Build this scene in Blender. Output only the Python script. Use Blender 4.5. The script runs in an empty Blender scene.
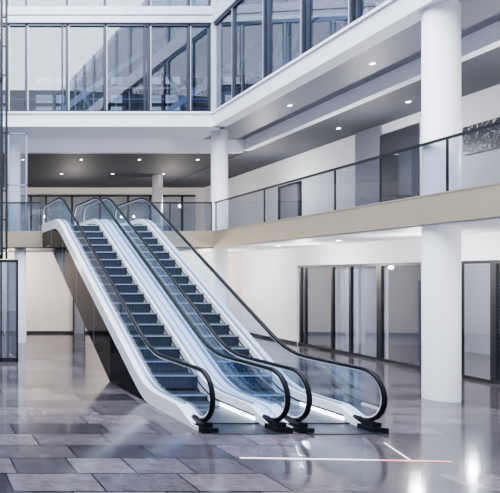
import bpy, math, random
from mathutils import Vector, Matrix
random.seed(4)
S=bpy.context.scene
COL=S.collection
# ---------------- materials ----------------
def mat(name,c,rough=.5,metal=0,var=.06,scale=3,emit=None,es=0,spec=None,coat=0):
    m=bpy.data.materials.new(name); m.use_nodes=True
    nt=m.node_tree; b=nt.nodes['Principled BSDF']
    b.inputs['Roughness'].default_value=rough; b.inputs['Metallic'].default_value=metal
    if spec is not None: b.inputs['Specular IOR Level'].default_value=spec
    b.inputs['Coat Weight'].default_value=coat
    tc=nt.nodes.new('ShaderNodeTexCoord'); n=nt.nodes.new('ShaderNodeTexNoise')
    n.inputs['Scale'].default_value=scale; n.inputs['Detail'].default_value=4
    nt.links.new(tc.outputs['Object'],n.inputs['Vector'])
    r=nt.nodes.new('ShaderNodeValToRGB')
    r.color_ramp.elements[0].position=.3; r.color_ramp.elements[1].position=.7
    r.color_ramp.elements[0].color=(*[x*(1-var) for x in c],1)
    r.color_ramp.elements[1].color=(*[min(1,x*(1+var)) for x in c],1)
    nt.links.new(n.outputs['Fac'],r.inputs['Fac']); nt.links.new(r.outputs['Color'],b.inputs['Base Color'])
    if emit:
        b.inputs['Emission Color'].default_value=(*emit,1); b.inputs['Emission Strength'].default_value=es
    return m
def glass(name,tint,base=.04,edge=.7,rough=0.0):
    m=bpy.data.materials.new(name); m.use_nodes=True; nt=m.node_tree
    for n in list(nt.nodes): nt.nodes.remove(n)
    o=nt.nodes.new('ShaderNodeOutputMaterial'); mx=nt.nodes.new('ShaderNodeMixShader')
    t=nt.nodes.new('ShaderNodeBsdfTransparent'); g=nt.nodes.new('ShaderNodeBsdfGlossy')
    lw=nt.nodes.new('ShaderNodeLayerWeight'); lw.inputs['Blend'].default_value=.5
    p=nt.nodes.new('ShaderNodeMath'); p.operation='POWER'; p.inputs[1].default_value=3.5
    a=nt.nodes.new('ShaderNodeMath'); a.operation='MULTIPLY_ADD'; a.inputs[1].default_value=edge; a.inputs[2].default_value=base
    nt.links.new(lw.outputs['Facing'],p.inputs[0]); nt.links.new(p.outputs[0],a.inputs[0])
    t.inputs['Color'].default_value=(*tint,1); g.inputs['Color'].default_value=(1,1,1,1)
    g.inputs['Roughness'].default_value=rough
    nt.links.new(a.outputs[0],mx.inputs[0]); nt.links.new(t.outputs[0],mx.inputs[1]); nt.links.new(g.outputs[0],mx.inputs[2])
    nt.links.new(mx.outputs[0],o.inputs[0]); return m
WHITE=mat('white_paint',(.88,.89,.95),.55,var=.03,scale=.8)
WARM=mat('warm_plaster',(.84,.75,.68),.6,var=.04,scale=.8)
COLM=mat('column_plaster',(.94,.945,.98),.45,var=.02)
FASC=mat('beige_metal_fascia',(.36,.295,.21),.42,.2,var=.05,scale=1.2)
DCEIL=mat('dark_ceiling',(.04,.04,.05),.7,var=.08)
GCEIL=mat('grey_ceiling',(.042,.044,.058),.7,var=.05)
FRAME=mat('dark_steel_frame',(.008,.010,.016),.4,0,spec=.25)
MULL=mat('facade_mullion',(.03,.035,.055),.35,.4)
SILV=mat('silver_mullion_edge',(.66,.70,.77),.4,.2)
STEEL=mat('grey_steel',(.28,.32,.41),.35,.6)
LSTEEL=mat('light_steel_beam',(.58,.61,.70),.45,.1)
RUB=mat('black_rubber',(.002,.003,.005),.4,spec=.12)
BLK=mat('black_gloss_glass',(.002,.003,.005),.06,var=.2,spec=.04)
STR=mat('brushed_stringer',(.90,.94,1.0),.28,.05,var=.03,scale=8)
CARP=mat('upper_floor_stone',(.2,.2,.22),.4)
GREYP=mat('grey_panel',(.18,.19,.235),.5)
WLEFT=mat('left_wall_cladding',(.07,.085,.13),.5)
DARKP=mat('dark_opening',(.022,.026,.036),.4)
CURT=mat('curtain_cloth',(.80,.82,.88),.9,var=.08,scale=6)
LED=mat('lamp_glow',(1,1,1),.4,emit=(1,.95,.88),es=14)
LEDB=mat('cool_strip_glow',(1,1,1),.4,emit=(.72,.85,1),es=14)
PINK=mat('floor_reflection_glow',(1,.85,.88),.4,emit=(1,.72,.77),es=1.4)  # glow put in for pale light reflected on the floor, no lamp
REDL=mat('floor_reflection_glow_red',(1,.3,.3),.4,emit=(1,.25,.28),es=.8)  # same painted reflection, red part of the line
GBAL=glass('balustrade_glass',(.80,.89,.98),.035,.22)
GRAIL=glass('railing_glass',(.74,.77,.81),.03,.2)
GTINT=glass('tinted_facade_glass',(.47,.53,.63),.09,.35)
GDOOR=glass('shopfront_glass',(.78,.82,.87),.09,.45)
def groove(name,c1,c2,sc):
    m=mat(name,c1,.5,.3,spec=.3); nt=m.node_tree; b=nt.nodes['Principled BSDF']
    tc=nt.nodes.new('ShaderNodeTexCoord'); w=nt.nodes.new('ShaderNodeTexWave'); w.bands_direction='X'
    w.inputs['Scale'].default_value=sc; nt.links.new(tc.outputs['Object'],w.inputs['Vector'])
    r=nt.nodes.new('ShaderNodeValToRGB'); r.color_ramp.elements[0].color=(*c1,1); r.color_ramp.elements[1].color=(*c2,1)
    nt.links.new(w.outputs['Fac'],r.inputs['Fac']); nt.links.new(r.outputs['Color'],b.inputs['Base Color'])
    bp=nt.nodes.new('ShaderNodeBump'); bp.inputs['Strength'].default_value=.5; bp.inputs['Distance'].default_value=.01
    nt.links.new(w.outputs['Fac'],bp.inputs['Height']); nt.links.new(bp.outputs[0],b.inputs['Normal'])
    return m
TREAD=groove('grooved_step_tread',(.004,.006,.012),(.024,.032,.052),8)
RISER=groove('grooved_step_riser',(.005,.008,.014),(.045,.056,.088),8)
NOSE=mat('step_nosing',(.24,.30,.41),.4,.3)
def floormat():
    m=bpy.data.materials.new('stone_floor_tiles'); m.use_nodes=True; nt=m.node_tree; b=nt.nodes['Principled BSDF']
    tc=nt.nodes.new('ShaderNodeTexCoord')
    br=nt.nodes.new('ShaderNodeTexBrick'); br.offset=.37; br.offset_frequency=2; br.squash=.7; br.squash_frequency=3
    br.inputs['Color1'].default_value=(.015,.0145,.019,1); br.inputs['Color2'].default_value=(.098,.087,.102,1)
    br.inputs['Mortar'].default_value=(.003,.003,.005,1)
    br.inputs['Scale'].default_value=1; br.inputs['Brick Width'].default_value=1.1; br.inputs['Row Height'].default_value=.6
    br.inputs['Mortar Size'].default_value=.013; br.inputs['Mortar Smooth'].default_value=.1
    nt.links.new(tc.outputs['Object'],br.inputs['Vector'])
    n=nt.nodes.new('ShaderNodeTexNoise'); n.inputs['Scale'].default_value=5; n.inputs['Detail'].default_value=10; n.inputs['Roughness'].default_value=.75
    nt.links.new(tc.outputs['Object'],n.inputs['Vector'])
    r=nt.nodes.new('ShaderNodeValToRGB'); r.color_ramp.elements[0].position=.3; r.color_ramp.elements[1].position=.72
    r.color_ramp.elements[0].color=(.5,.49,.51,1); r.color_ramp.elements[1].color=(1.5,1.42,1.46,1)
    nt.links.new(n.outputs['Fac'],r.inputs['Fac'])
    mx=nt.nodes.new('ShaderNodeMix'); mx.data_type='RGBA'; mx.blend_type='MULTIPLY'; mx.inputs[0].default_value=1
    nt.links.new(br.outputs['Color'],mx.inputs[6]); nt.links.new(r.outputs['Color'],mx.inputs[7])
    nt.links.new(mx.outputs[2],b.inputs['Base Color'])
    rr=nt.nodes.new('ShaderNodeMapRange'); rr.inputs['To Min'].default_value=.07; rr.inputs['To Max'].default_value=.16
    nt.links.new(n.outputs['Fac'],rr.inputs['Value']); nt.links.new(rr.outputs[0],b.inputs['Roughness'])
    b.inputs['Specular IOR Level'].default_value=.17
    return m
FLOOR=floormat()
# ---------------- helpers ----------------
def mesh(name,vs,fs,m,parent=None,smooth=False,M=None):
    me=bpy.data.meshes.new(name)
    if M is not None: vs=[tuple(M@Vector(v)) for v in vs]
    me.from_pydata(vs,[],fs); me.update()
    ms=m if isinstance(m,list) else [m]
    for q in ms: me.materials.append(q)
    if smooth:
        for p in me.polygons: p.use_smooth=True
    o=bpy.data.objects.new(name,me); COL.objects.link(o)
    if parent: o.parent=parent
    return o
BF=[(0,3,2,1),(4,5,6,7),(0,1,5,4),(1,2,6,5),(2,3,7,6),(3,0,4,7)]
def bv(x0,x1,y0,y1,z0,z1): return [(x0,y0,z0),(x1,y0,z0),(x1,y1,z0),(x0,y1,z0),(x0,y0,z1),(x1,y0,z1),(x1,y1,z1),(x0,y1,z1)]
def boxes(name,bl,m,parent=None,M=None):
    vs=[];fs=[]
    for b in bl:
        k=len(vs); v=b if len(b)==8 else bv(*b)
        vs+=v; fs+=[tuple(i+k for i in f) for f in BF]
    return mesh(name,vs,fs,m,parent,M=M)
def beam(p,q,w):
    p=Vector(p);q=Vector(q);d=(q-p).normalized(); u=d.cross(Vector((0,0,1)))
    if u.length<.01: u=Vector((1,0,0))
    u.normalize(); v=d.cross(u); h=w/2
    c=[(-h,-h),(h,-h),(h,h),(-h,h)]
    return [tuple(p+u*a+v*b) for a,b in c]+[tuple(q+u*a+v*b) for a,b in c]
def empty(name):
    o=bpy.data.objects.new(name,None); COL.objects.link(o); return o
def cyl(name,x,y,z0,z1,r,m,parent=None,n=48):
    vs=[];fs=[]
    rings=[(r*1.0,z0),(r,z0+.001),(r,z1)]
    for rr,z in rings:
        for i in range(n):
            a=2*math.pi*i/n; vs.append((x+rr*math.cos(a),y+rr*math.sin(a),z))
    for k in range(2):
        for i in range(n):
            fs.append((k*n+i,k*n+(i+1)%n,(k+1)*n+(i+1)%n,(k+1)*n+i))
    fs.append(tuple(range(n))[::-1]); fs.append(tuple(2*n+i for i in range(n)))
    o=mesh(name,vs,fs,m,parent)
    for p in o.data.polygons: p.use_smooth=len(p.vertices)==4
    return o
# right-hand gallery frame (slightly skewed to the escalator axis)
CX,CY=10.85,20.74
ang=-math.atan(.0614)
RM=Matrix.Translation((CX,CY,0))@Matrix.Rotation(ang,4,'Z')
ca,sa=math.cos(ang),-math.sin(ang)
def LY(px,o=0):
    r=(px+80)/560
    return (CX+ca*o-r*(CY-sa*o))/(ca*r-sa)
NEAR=-19.5
F2=4.157; SOF=3.58; FT=4.15
LB,LT=8.05,8.57
# ---------------- floor ----------------
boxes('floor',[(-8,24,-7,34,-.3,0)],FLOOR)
# ---------------- back gallery ----------------
bk=20.74
boxes('floor_upper_back',[(-8,CX+.02,bk+.06,33,SOF,F2)],[CARP])
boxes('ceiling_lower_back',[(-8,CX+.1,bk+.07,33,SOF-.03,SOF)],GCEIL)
boxes('trim_fascia_back',[(-8,CX,bk,bk+.06,SOF,FT+.03)],FASC)
boxes('wall_lower_back',[(-8,14.2,24.5,24.7,0,SOF-.03)],WARM)
boxes('baseboard_back',[(-8,13.9,24.46,24.5,0,.1)],FRAME)
boxes('trim_ledge_back',[(-8,CX,bk,bk+.5,LB,LT),(-8,CX,bk-.06,bk,LT-.05,LT+.02)],WHITE)
boxes('ceiling_soffit_back',[(-8,CX+2.6,bk+.5,bk+2.0,LB+.004,LT)],WHITE)
boxes('trim_beam_back',[(-8,CX+2.3,bk+2.0,bk+2.3,7.55,LT)],WHITE)
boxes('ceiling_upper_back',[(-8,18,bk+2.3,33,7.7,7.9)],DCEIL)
boxes('wall_upper_back',[(-8,18,33,33.2,F2,7.9)],WARM)
# ---------------- right gallery ----------------
boxes('floor_upper_right',[(.06,5.2,NEAR,12.2,SOF,F2)],CARP,M=RM)
boxes('ceiling_lower_right',[(.07,8,NEAR,4,SOF-.03,SOF-.001)],WHITE,M=RM)
boxes('trim_fascia_right',[(0,.06,NEAR,0,SOF,FT+.03),(-.01,0,NEAR,0,SOF,SOF+.025),(-.01,0,NEAR,0,FT,FT+.03)],FASC,M=RM)
boxes('trim_ledge_right',[(0,.5,NEAR,0,LB,LT),(-.06,0,NEAR,0,LT-.05,LT+.02)],WHITE,M=RM)
boxes('ceiling_soffit_right',[(.5,2.2,NEAR,2.2,LB,LT)],GREYP,M=RM)
boxes('trim_beam_right',[(2.2,2.5,NEAR,2.3,7.62,LT)],WHITE,M=RM)
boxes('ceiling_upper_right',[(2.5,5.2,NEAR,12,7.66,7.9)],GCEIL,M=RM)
a,b=LY(358,5),LY(420,5)
boxes('wall_upper_right',[(5.0,5.2,NEAR,12.2,F2,7.7)],WHITE,M=RM)
boxes('baseboard_upper_right',[(4.96,5.0,NEAR,12.2,F2,F2+.12)],GREYP,M=RM)
boxes('door_1',[(4.9,4.99,LY(382,5),a,F2,7.66)],GREYP,M=RM)
boxes('dark_opening_sheet',[(4.93,4.99,b,LY(382,5),F2,7.3)],DARKP,M=RM)  # flat dark sheet in place of the shade inside an opening
d3=empty('door_3')
boxes('leaf',[(4.93,4.98,LY(300,5),LY(282,5),F2,6.4)],GREYP,d3,M=RM)
boxes('frame',[(4.9,5,LY(302,5),LY(300,5),F2,6.5),(4.9,5,LY(282,5),LY(280,5),F2,6.5),(4.9,5,LY(302,5),LY(280,5),6.4,6.5)],FRAME,d3,M=RM)
g0=3.0
gL=LY(297,g0)
boxes('wall_lower_right',[(g0,g0+.15,gL+.01,4.2,0,SOF-.03)],WHITE,M=RM)
boxes('trim_bulkhead_right',[(g0,g0+.15,NEAR,gL,2.9,SOF-.03)],WHITE,M=RM)
boxes('baseboard_right',[(g0-.03,g0,gL,4.0,0,.1)],FRAME,M=RM)
sf=empty('glass_shopfront')
fr=[(g0+.02,g0+.12,NEAR,gL-.01,2.82,2.9),(g0+.02,g0+.12,NEAR,gL-.01,0,.08)]
for px,w in [(299.5,.05),(304,.04),(331,.04),(349,.04),(378,.09),(421,.03),(458,.04),(492,.07),(560,.07),(660,.07)]:
    y=LY(px,g0); fr.append((g0+.02,g0+.12,y-w,y+w,.08,2.82))
boxes('frames',fr,FRAME,sf,M=RM)
boxes('panes',[(g0+.06,g0+.075,NEAR,gL-.05,.1,2.8)],GDOOR,sf,M=RM)
boxes('wall_shop_back',[(7.5,7.7,NEAR,gL+.2,0,SOF-.03)],WHITE,M=RM)
boxes('wall_shop_end',[(g0+.15,7.5,gL,gL+.2,0,SOF-.03)],GREYP,M=RM)
boxes('wall_shop_partition',[(g0+1.6,7.4,LY(455,g0)-.1,LY(455,g0)+.1,0,SOF-.03)],WHITE,M=RM)
def curtain(name,y0,y1,off):
    n=90; vs=[];fs=[]
    for i in range(n+1):
        t=i/n; y=y0+(y1-y0)*t; x=off+.06*math.sin(t*math.pi*2*n/9)+.02*math.sin(t*37)
        for z in (.04,2.75): vs.append((x,y,z))
    for i in range(n): fs.append((2*i,2*i+2,2*i+3,2*i+1))
    mesh(name,vs,fs,CURT,smooth=True,M=RM)
curtain('curtain',LY(374,g0),LY(352,g0),g0+.35)
curtain('curtain',LY(345,g0),LY(322,g0),g0+.35)
# ---------------- columns ----------------
cyl('column',10.70,11.5,0,LB,.30,COLM)
cyl('column',11.47,21.45,0,LB,.29,COLM)
cyl('column',12.3,29,F2,7.7,.25,COLM)
cyl('column',3.80,21.2,0,SOF-.03,.22,COLM)
cyl('column',3.62,21.9,F2,LB,.30,COLM)
# ---------------- guard railings ----------------
def railing(name,spans,M,yaxis,h=1.06,ends=0):
    e=empty(name); g=[];r=[];p=[]
    for (s0,s1,step) in spans:
        n=max(1,round((s1-s0)/step)); st=(s1-s0)/n
        for i in range(n):
            A=s0+i*st+.012;B=s0+(i+1)*st-.012
            g.append((.0+.07,.085,A,B,FT-.1,FT+h) if yaxis else (A,B,.07,.085,FT-.1,FT+h))
        for i in range(n+1):
            A=s0+i*st
            p.append((.09,.125,A-.015,A+.015,F2,FT+h) if yaxis else (A-.015,A+.015,.09,.125,F2,FT+h))
        r.append((.05,.11,s0,s1,FT+h,FT+h+.05) if yaxis else (s0,s1,.05,.11,FT+h,FT+h+.05))
    boxes('glass_panels',g,GRAIL,e,M=M); boxes('posts',p,FRAME,e,M=M); boxes('handrail',r,FRAME,e,M=M)
railing('glass_railing',[(NEAR,0,3.3)],RM,True)
railing('glass_railing',[(-8,4.5,2.5),(7.75,CX,1.5)],Matrix.Translation((0,bk,0)),False)
# ---------------- upper curtain walls ----------------
cw=empty('curtain_wall_back')
xs=[3.26-1.45*i for i in range(8,0,-1)]+[3.26,3.96,5.48,6.89,8.52,10.0,10.78]
fr=[];sv=[]
for x in xs:
    for z0,z1 in ((LT,11.9),(12.5,15.5)):
        fr.append((x-.04,x+.04,bk+.05,bk+.15,z0,z1)); sv.append((x+.04,x+.065,bk+.06,bk+.11,z0,z1))
for x in (5.3,8.36): fr.append((x-.02,x+.02,bk+.05,bk+.15,LT,11.9))
fr+=[(-8,CX,bk+.05,bk+.15,LT,LT+.09),(-8,CX,bk+.05,bk+.15,11.8,11.9),(-8,CX,bk-.03,bk-.02,12.15,12.19)]
boxes('mullions',fr,MULL,cw); boxes('mullion_edges',sv,SILV,cw)
boxes('panes',[(-8,CX,bk+.12,bk+.135,LT,11.9),(-8,CX,bk+.12,bk+.135,12.5,15.5)],GTINT,cw)
boxes('guard_rail',[(-8,CX,bk+.35,bk+.4,LT+1.0,LT+1.05),(-8,CX,bk+.35,bk+.38,LT+.6,LT+.62)],LSTEEL,cw)
boxes('trim_beam_upper_back',[(-8,CX,bk-.02,bk+.4,11.9,12.5)],LSTEEL)
cr=empty('curtain_wall_right')
fr=[];sv=[]
ys=[LY(p) for p in (231,262,300,348,402)]+[LY(402)-1.6*i for i in range(1,7)]
for y in ys:
    for z0,z1 in ((LT,11.9),(12.5,15.5)):
        fr.append((.05,.15,y-.04,y+.04,z0,z1)); sv.append((.06,.11,y+.04,y+.08,z0,z1))
for y in ys[1:4]: fr.append((.05,.15,y-.25,y-.215,LT,11.9))
fr+=[(.05,.15,NEAR,0,LT,LT+.09),(.05,.15,NEAR,0,11.8,11.9)]
boxes('mullions',fr,MULL,cr,M=RM); boxes('mullion_edges',sv,SILV,cr,M=RM)
boxes('panes',[(.12,.135,NEAR,0,LT,11.9),(.12,.135,NEAR,0,12.5,15.5)],GTINT,cr,M=RM)
boxes('guard_rail',[(.35,.4,NEAR,0,LT+1.0,LT+1.05)],LSTEEL,cr,M=RM)
boxes('trim_beam_upper_right',[(-.02,.4,NEAR,0,11.9,12.5)],LSTEEL,M=RM)
boxes('trim_post_corner',[(CX-.05,CX+.25,bk,bk+.25,LT,15.5)],LSTEEL)
boxes('floor_top_back',[(-8,18,bk+.5,27,LT-.4,LT-.02)],CARP)
boxes('floor_top_right',[(2.2,5.2,NEAR,0,LT-.4,LT-.02)],CARP,M=RM)
boxes('ceiling_top_back',[(-8,18,bk+.4,27,12.1,12.4)],WHITE)
boxes('ceiling_top_right',[(.4,5.2,NEAR,0,12.1,12.4)],WHITE,M=RM)
fr=[]
for i in range(20):
    x=-7.9+i*1.3; fr.append((x-.06,x+.06,26.6,26.8,LT,12.08))
for z in (LT,9.7,10.6,11.5): fr.append((-7.9,17.9,26.6,26.8,z,z+.12))
boxes('window_1',fr,MULL)
bl=[]
for i in range(9): bl.append((-7.5+i*3.0,-7.5+i*3.0+(2.3 if i%2 else 1.5),29,29.1,7.95,15.4))
for z in (8.6,10.3,11.9,13.6): bl.append((-7.5,18,29,29.1,z,z+.5))
boxes('courtyard_building_facade',bl,WLEFT)
fr=[]
for i in range(17):
    y=NEAR+i*1.25; fr.append((5.0,5.18,y-.06,y+.06,LT,12.08))
for z in (LT,9.7,10.6,11.5): fr.append((5.0,5.18,NEAR,0,z,z+.12))
boxes('window_2',fr,MULL,M=RM)
bl=[]
for i in range(8): bl.append((7.25,7.35,NEAR+i*2.7,NEAR+i*2.7+(2.0 if i%2 else 1.3),SOF,15.4))
for z in (9.2,10.6,12.0,13.4): bl.append((7.25,7.35,NEAR,2,z,z+.5))
boxes('courtyard_building_facade',bl,WLEFT,M=RM)
dg=[]
for i in range(5):
    x=-7.5+i*4.2
    dg.append(beam((x,22.0,LT+.1),(x+4.6,22.0,12.0),.22)); dg.append(beam((x+1.2,24.5,12.0),(x+3.0,24.5,LT+.08),.12))
boxes('diagonal_truss',dg,WHITE)
dg=[]
for i in range(6):
    y=-1.2-i*3.0
    dg.append(beam((1.6,y,LT+.1),(1.6,y-2.8,12.0),.14)); dg.append(beam((3.8,y-1.6,12.0),(3.8,y-3.2,LT+.08),.1))
boxes('diagonal_truss',dg,WHITE,M=RM)
rf=[]
for i in range(7):
    y=1+i*3.2
    rf.append(beam((-8,y,17),(11.5,y,17),.22)); rf.append(beam((-8,y,18.4),(11.5,y,18.4),.16))
    for k in range(8):
        x=-8+k*2.5; rf.append(beam((x,y,17),(x+1.25,y,18.4),.1)); rf.append(beam((x+1.25,y,18.4),(x+2.5,y,17),.1))
boxes('roof_truss',rf,LSTEEL)
boxes('wall_left',[(-8.2,-8,-7,34,0,15.5)],WLEFT)
# ---------------- left steel frame and glazed door ----------------
lf=empty('steel_lift_frame')
fr=[(2.36,2.43,16.4,16.5,3.02,15),(2.51,2.57,16.4,16.5,3.02,15)]
for i in range(14): fr.append((2.43,2.51,16.42,16.46,.85*i+3.3,.85*i+3.34))
fr+=[(-.5,2.42,16.4,16.5,z,z+.12) for z in (3.02,8.2,12.2)]+[(-.56,-.5,16.4,16.5,0,15)]
boxes('frame',fr,FRAME,lf); boxes('panes',[(-.5,2.36,16.44,16.452,3.15,15)],GTINT,lf)
dr=empty('glass_door')
boxes('frame',[(1.3,1.36,16.4,16.48,0,3.0),(2.36,2.40,16.4,16.48,0,3.0),(2.82,2.88,16.4,16.48,0,3.0),(1.3,2.88,16.4,16.48,2.92,3.0),(1.3,2.88,16.4,16.48,0,.12),(2.82,2.88,16.48,18.2,2.92,3),(2.82,2.88,18.1,18.2,0,3)],FRAME,dr)
boxes('pane',[(1.36,2.82,16.43,16.445,.12,2.92),(2.845,2.857,16.48,18.1,.1,2.92)],GTINT,dr)
boxes('pull_handle',[(2.46,2.49,16.34,16.37,.8,1.9),(2.46,2.49,16.37,16.43,.85,.88),(2.46,2.49,16.37,16.43,1.8,1.83)],STEEL,dr)
fb=empty('corridor_partition')
fr=[]
for px in (31,46,72,100,128,150,182): 
    x=(px+80)/17.2; fr.append((x-.05,x+.05,32.5,32.6,F2,7.2))
fr.append((5.5,16,32.5,32.6,7.1,7.2)); 
boxes('frame',fr,FRAME,fb); boxes('pane',[(5.5,16,32.54,32.55,F2,7.1)],GDOOR,fb)
wf=empty('window_3')
boxes('frame',[(3.3,3.36,bk+.3,bk+.4,F2,7.9),(3.97,4.03,bk+.3,bk+.4,F2,7.9),(3.3,4.03,bk+.3,bk+.4,5.9,5.96),(3.3,4.03,bk+.3,bk+.4,7.84,7.9)],STEEL,wf)
boxes('pane',[(3.36,3.97,bk+.34,bk+.352,F2,7.84)],GDOOR,wf)
dd=empty('door_4')
boxes('leaf',[((74+80)/22.9,(84+80)/22.9,24.42,24.47,0,2.2)],GREYP,dd)
boxes('frame',[((73+80)/22.9,(74+80)/22.9,24.4,24.5,0,2.3),((84+80)/22.9,(85+80)/22.9,24.4,24.5,0,2.3),((73+80)/22.9,(85+80)/22.9,24.4,24.5,2.2,2.3)],FRAME,dd)
ART=mat('scribbled_print',(.1,.1,.1),.4); nt=ART.node_tree; bb=nt.nodes['Principled BSDF']
tc=nt.nodes.new('ShaderNodeTexCoord'); n=nt.nodes.new('ShaderNodeTexNoise'); n.inputs['Scale'].default_value=2.0; n.inputs['Detail'].default_value=1; n.inputs['Distortion'].default_value=3
r=nt.nodes.new('ShaderNodeValToRGB'); r.color_ramp.interpolation='CONSTANT'
r.color_ramp.elements[0].color=(.01,.01,.015,1); r.color_ramp.elements[1].position=.52; r.color_ramp.elements[1].color=(.6,.6,.63,1)
e2=r.color_ramp.elements.new(.56); e2.color=(.02,.02,.03,1)
nt.links.new(tc.outputs['Object'],n.inputs['Vector']); nt.links.new(n.outputs['Fac'],r.inputs['Fac']); nt.links.new(r.outputs['Color'],bb.inputs['Base Color'])
boxes('wall_art_print',[(4.9,4.98,LY(540,5),LY(466,5),5.95,6.75)],ART,M=RM)
# ---------------- downlights ----------------
def discs(name,pts,m,M=None,r=.05):
    vs=[];fs=[]
    for (x,y,z) in pts:
        k=len(vs); n=12
        vs+=[(x+r*math.cos(2*math.pi*i/n),y+r*math.sin(2*math.pi*i/n),z) for i in range(n)]
        vs+=[(x+r*1.3*math.cos(2*math.pi*i/n),y+r*1.3*math.sin(2*math.pi*i/n),z+.02) for i in range(n)]
        fs.append(tuple(k+i for i in range(n))[::-1])
        fs+=[(k+i,k+(i+1)%n,k+n+(i+1)%n,k+n+i) for i in range(n)]
    mesh(name,vs,fs,m,M=M)
discs('ceiling_downlights',[(x,y,7.68) for x in (2,4.6,7.2,9.8,12.4) for y in (25,28.5)],LED)
discs('ceiling_downlights',[(1.3,-2.5-3.6*i,LB-.02) for i in range(5)]+[(3.8,-1-3*i,7.64) for i in range(6)],LED,M=RM)
discs('ceiling_downlights',[(x,22.6,SOF-.05) for x in (1,3.5,6,8.5)],LED)
discs('ceiling_downlights',[(1.5,-1.5-3*i,SOF-.05) for i in range(6)],LED,M=RM)
# ---------------- escalators ----------------
T=math.tan(math.radians(30)); D0=11.27; D1=D0+F2/T
def g(d,w=1.0):
    def ramp(t):
        if t<-w/2: return 0
        if t>w/2: return t
        return (t+w/2)**2/(2*w)
    return T*(ramp(d-D0)-ramp(d-D1))
HH=.98; R=.42
def arcpath():
    p=[]
    cy=9.37; cz=HH-R
    p+= [(cy+.55,cz-R+.02),(cy+.25,cz-R)]
    for i in range(0,17):
        a=math.radians(-90-180*i/16); p.append((cy+R*math.cos(a),cz+R*math.sin(a)))
    d=cy+.2
    E=20.88
    while d<E-.15: p.append((d,g(d)+HH)); d+=.2
    for i in range(0,17):
        a=math.radians(90-180*i/16); p.append((E+R*math.cos(a),F2+cz+R*math.sin(a)))
    p+=[(E-.3,F2+cz-R)]
    return p
HP=arcpath()
def sweep(name,path,prof,x,m,parent):
    vs=[];fs=[];n=len(prof)
    for i,(y,z) in enumerate(path):
        a=path[max(0,i-1)];b=path[min(len(path)-1,i+1)]
        t=Vector((b[0]-a[0],b[1]-a[1])).normalized(); nn=Vector((-t.y,t.x))
        for (u,v) in prof: vs.append((x+u,y+nn.x*v,z+nn.y*v))
    for i in range(len(path)-1):
        for k in range(n): fs.append((i*n+k,i*n+(k+1)%n,(i+1)*n+(k+1)%n,(i+1)*n+k))
    fs.append(tuple(range(n))); fs.append(tuple((len(path)-1)*n+k for k in range(n))[::-1])
    return mesh(name,vs,fs,m,parent,smooth=True)
def ribbon(name,ds,zl,zh,x0,x1,m,parent):
    vs=[];fs=[]
    for d in ds:
        vs+=[(x0,d,zl(d)),(x1,d,zl(d)),(x1,d,zh(d)),(x0,d,zh(d))]
    for i in range(len(ds)-1):
        for k in range(4): fs.append((4*i+k,4*i+(k+1)%4,4*i+4+(k+1)%4,4*i+4+k))
    fs.append((0,1,2,3)[::-1]); L=4*(len(ds)-1); fs.append((L,L+1,L+2,L+3))
    return mesh(name,vs,fs,m,parent)
def extr(name,pts,x0,x1,m,parent):
    n=len(pts); vs=[(x0,y,z) for y,z in pts]+[(x1,y,z) for y,z in pts]
    fs=[tuple(range(n)),tuple(range(n,2*n))[::-1]]+[(i,i+n,(i+1)%n+n,(i+1)%n) for i in range(n)]
    return mesh(name,vs,fs,m,parent)
def frange(a,b,s):
    o=[];n=round((b-a)/s)
    return [a+(b-a)*i/n for i in range(n+1)]
HPROF=[(-.040,-.012),(-.03,-.026),(.03,-.026),(.040,-.012),(.040,.008),(.03,.024),(.012,.03),(-.012,.03),(-.03,.024),(-.040,.008)]
UPROF=[(-.018,-.05),(.018,-.05),(.018,-.024),(-.018,-.024)]
DK=.27
def deck(d):
    z=g(d)+DK
    if d<9.9: z=DK*max(.25,min(1,(d-9.15)/.7))
    return z
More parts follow.
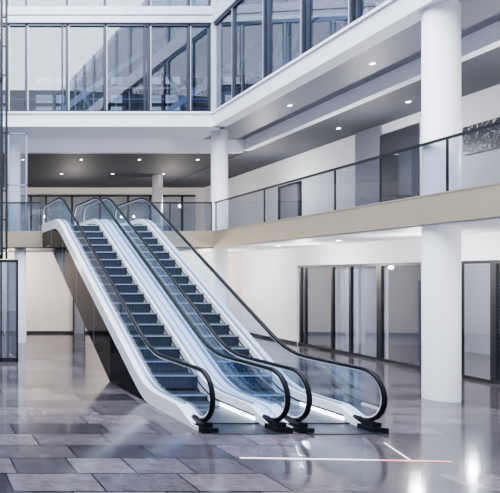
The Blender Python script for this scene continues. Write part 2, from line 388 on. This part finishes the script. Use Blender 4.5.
def escalator(cx):
    e=empty('escalator')
    for sgn,nm in ((-1,'left'),(1,'right')):
        x=cx+sgn*.6
        sweep('handrail_'+nm,HP,HPROF,x,RUB,e)
        sweep('handrail_track_'+nm,HP[2:-1],UPROF,x,STR,e)
        vs=[];fs=[]
        jl=[9.9+1.37*i for i in range(8)]
        segs=[];st=9.37
        for j in jl+[20.88]:
            segs.append((st+.006,j-.006)); st=j
        for (s0,s1) in segs:
            dd=frange(s0,s1,.12); k=len(vs)
            for d in dd:
                for xx in (x-.006,x+.006):
                    vs+=[(xx,d,deck(d)-.03),(xx,d,g(d)+HH-.03)]
            for i in range(len(dd)-1):
                q=k+4*i; fs+=[(q,q+1,q+5,q+4),(q+2,q+6,q+7,q+3)]
            fs+=[(k,k+2,k+3,k+1)]; q=k+4*(len(dd)-1); fs+=[(q,q+1,q+3,q+2)]
        for cy,cz,s in ((9.37,HH-R,-1),(20.88,F2+HH-R,1)):
            k=len(vs); n=18
            vs.append((x,cy,cz))
            for i in range(n+1):
                a=math.radians(90)+s*-math.radians(180*i/n); vs.append((x,cy+(R-.03)*math.cos(a),cz+(R-.03)*math.sin(a)))
            for i in range(n): fs.append((k,k+1+i,k+2+i))
        mesh('balustrade_glass_'+nm,vs,fs,GBAL,e)
        ds=frange(9.15,21.25,.15)
        xi,xo=cx+sgn*.515,cx+sgn*.755
        ribbon('deck_'+nm,ds,lambda d:max(0.002,g(d)-.04) if d<20.7 else F2+.003,deck,min(xi,xo),max(xi,xo),STR,e)
        ribbon('glass_clamp_'+nm,frange(9.9,20.8,.2),lambda d:deck(d)-.01,lambda d:deck(d)+.025,x-.03,x+.03,STEEL,e)
        xs_=cx+sgn*.512
        ribbon('skirt_brush_'+nm,frange(9.7,20.6,.2),lambda d:g(d)+.10,lambda d:g(d)+.13,min(xs_,xs_-sgn*.012),max(xs_,xs_-sgn*.012),FRAME,e)
        boxes('skirt_light_'+nm,[(min(xs_,xs_-sgn*.012),max(xs_,xs_-sgn*.012),9.7,10.8,.035,.095)],LEDB,e)
        boxes('handrail_inlet_'+nm,[(x-.075,x+.075,9.1,9.75,0.003,.15),(x-.13,x+.13,9.02,9.35,0.003,.08)],RUB,e)
        pts=[(D0+.25,.003)]+[(d,g(d)-.04) for d in frange(D0+.45,bk-.02,.3)]+[(bk-.02,SOF+.0),(13.4+SOF/T,SOF),(13.4,.003)]
        xa=cx+sgn*.70;xb=cx+sgn*.745
        extr('truss_cladding_'+nm,pts,min(xa,xb),max(xa,xb),BLK,e)
        js=[]
        for j in (14.6,16.2,17.8,19.3):
            js.append((min(xb,xb+sgn*.004),max(xb,xb+sgn*.004),j-.006,j+.006,max(.01,(j-13.4)*T+.02),g(j)-.06))
        boxes('cladding_joints_'+nm,js,GREYP,e)
    pts=[(13.4,.003),(13.4+SOF/T,SOF),(bk-.02,SOF),(bk-.02,SOF+.06),(13.4+SOF/T-.03,SOF+.06),(13.3,.003)]
    extr('truss_soffit',pts,cx-.70,cx+.70,BLK,e)
    vt=[];ft=[];mi=[]
    def bx(b,m):
        k=len(vt); vt.extend(bv(*b)); ft.extend([tuple(i+k for i in f) for f in BF]); mi.extend([m]*6)
    w=.505; rise=F2/18; run=.4
    nst=18
    for k in range(-3,nst+4):
        y0=D0+run*k
        kk=min(max(k+1,0),nst)
        z=rise*kk
        if k<0: z=0+.02
        if k==0: z=rise*.6
        if k>=nst: z=F2+.004
        bx((cx-w,cx+w,y0,y0+run,z-.05,z),0)
        bx((cx-w,cx+w,y0-.012,y0+.010,z-.025,z+.003),2)
        if 0<=k<nst: bx((cx-w,cx+w,y0+.012,y0+.05,z-rise-.04,z-.03),1)
    me=bpy.data.meshes.new('steps'); me.from_pydata(vt,[],ft)
    for q in (TREAD,RISER,NOSE): me.materials.append(q)
    for p,m_ in zip(me.polygons,mi): p.material_index=m_
    o=bpy.data.objects.new('steps',me); COL.objects.link(o); o.parent=e
    boxes('comb_plate_lower',[(cx-.51,cx+.51,9.55,D0-3*run,.003,.03)],TREAD,e)
    boxes('landing_plate_lower',[(cx-.60,cx+.60,8.95,9.55,.002,.012)],FRAME,e)
    boxes('landing_plate_upper',[(cx-.51,cx+.51,D0+run*22,21.8,F2+.001,F2+.012)],STEEL,e)
    boxes('landing_bridge',[(cx-.70,cx+.70,20.2,bk+.05,SOF+.06,F2-.06)],BLK,e)
    return e
escalator(5.28); escalator(6.825)
def flat(x0,y0,x1,y1,w):
    d=Vector((x1-x0,y1-y0)).normalized(); n=Vector((-d.y,d.x))*w/2
    return [(x0-n.x,y0-n.y,.001),(x1-n.x,y1-n.y,.001),(x1+n.x,y1+n.y,.001),(x0+n.x,y0+n.y,.001),(x0-n.x,y0-n.y,.006),(x1-n.x,y1-n.y,.006),(x1+n.x,y1+n.y,.006),(x0+n.x,y0+n.y,.006)]
boxes('floor_reflection_streak',[flat(4.46,7.8,6.3,7.71,.035),flat(7.05,8.5,6.75,7.72,.02)],PINK)  # thin glowing strips imitate light streaks reflected in the tiles
boxes('floor_reflection_streak',[flat(6.3,7.71,7.25,7.64,.035)],REDL)  # red end of the painted reflection streak
# ---------------- lights ----------------
def area(name,loc,sx,sy,e,c=(1,1,1),rot=(0,0,0)):
    l=bpy.data.lights.new(name,'AREA'); l.shape='RECTANGLE'; l.size=sx; l.size_y=sy; l.energy=e; l.color=c
    o=bpy.data.objects.new(name,l); o.location=loc; o.rotation_euler=rot; COL.objects.link(o)
def pt(name,loc,e,c=(1,.93,.85),r=.05):
    l=bpy.data.lights.new(name,'POINT'); l.energy=e; l.color=c; l.shadow_soft_size=r
    o=bpy.data.objects.new(name,l); o.location=loc; COL.objects.link(o)
area('skylight',(3,10,16),16,18,13500,(.87,.93,1))
for i,x in enumerate((0,4,9.5)): pt('back_lamp',(x,22.6,2.9),380)
pt('back_lamp',(12.0,22.9,2.9),180)
for x in (2,8,13): pt('corridor_lamp',(x,29,6.3),210)
for ly in (-14,-8.5,-3,3):
    p=RM@Vector((3.4,ly,6.2)); pt('gallery_lamp',p,240,(1,.98,.98))
for ly in (-12,-7,-2.5):
    p=RM@Vector((1.7,ly,2.8)); pt('walkway_lamp',p,190,(1,.98,.98))
for ly in (-14,-9,-4):
    p=RM@Vector((5.6,ly,3.2)); pt('shop_lamp',p,240,(1,.97,.95))
w=bpy.data.worlds.new('sky'); S.world=w; w.use_nodes=True
bg=w.node_tree.nodes['Background']; bg.inputs[0].default_value=(.74,.83,1,1); bg.inputs[1].default_value=1.9
# ---------------- camera ----------------
c=bpy.data.cameras.new('camera'); co=bpy.data.objects.new('camera',c); COL.objects.link(co)
co.location=(0,0,2.55); co.rotation_euler=(math.pi/2,0,0)
c.sensor_fit='HORIZONTAL'; c.sensor_width=36; c.lens=560/500*36
c.shift_x=(250+80)/500; c.shift_y=(275-246.5)/500
c.clip_end=200
S.camera=co
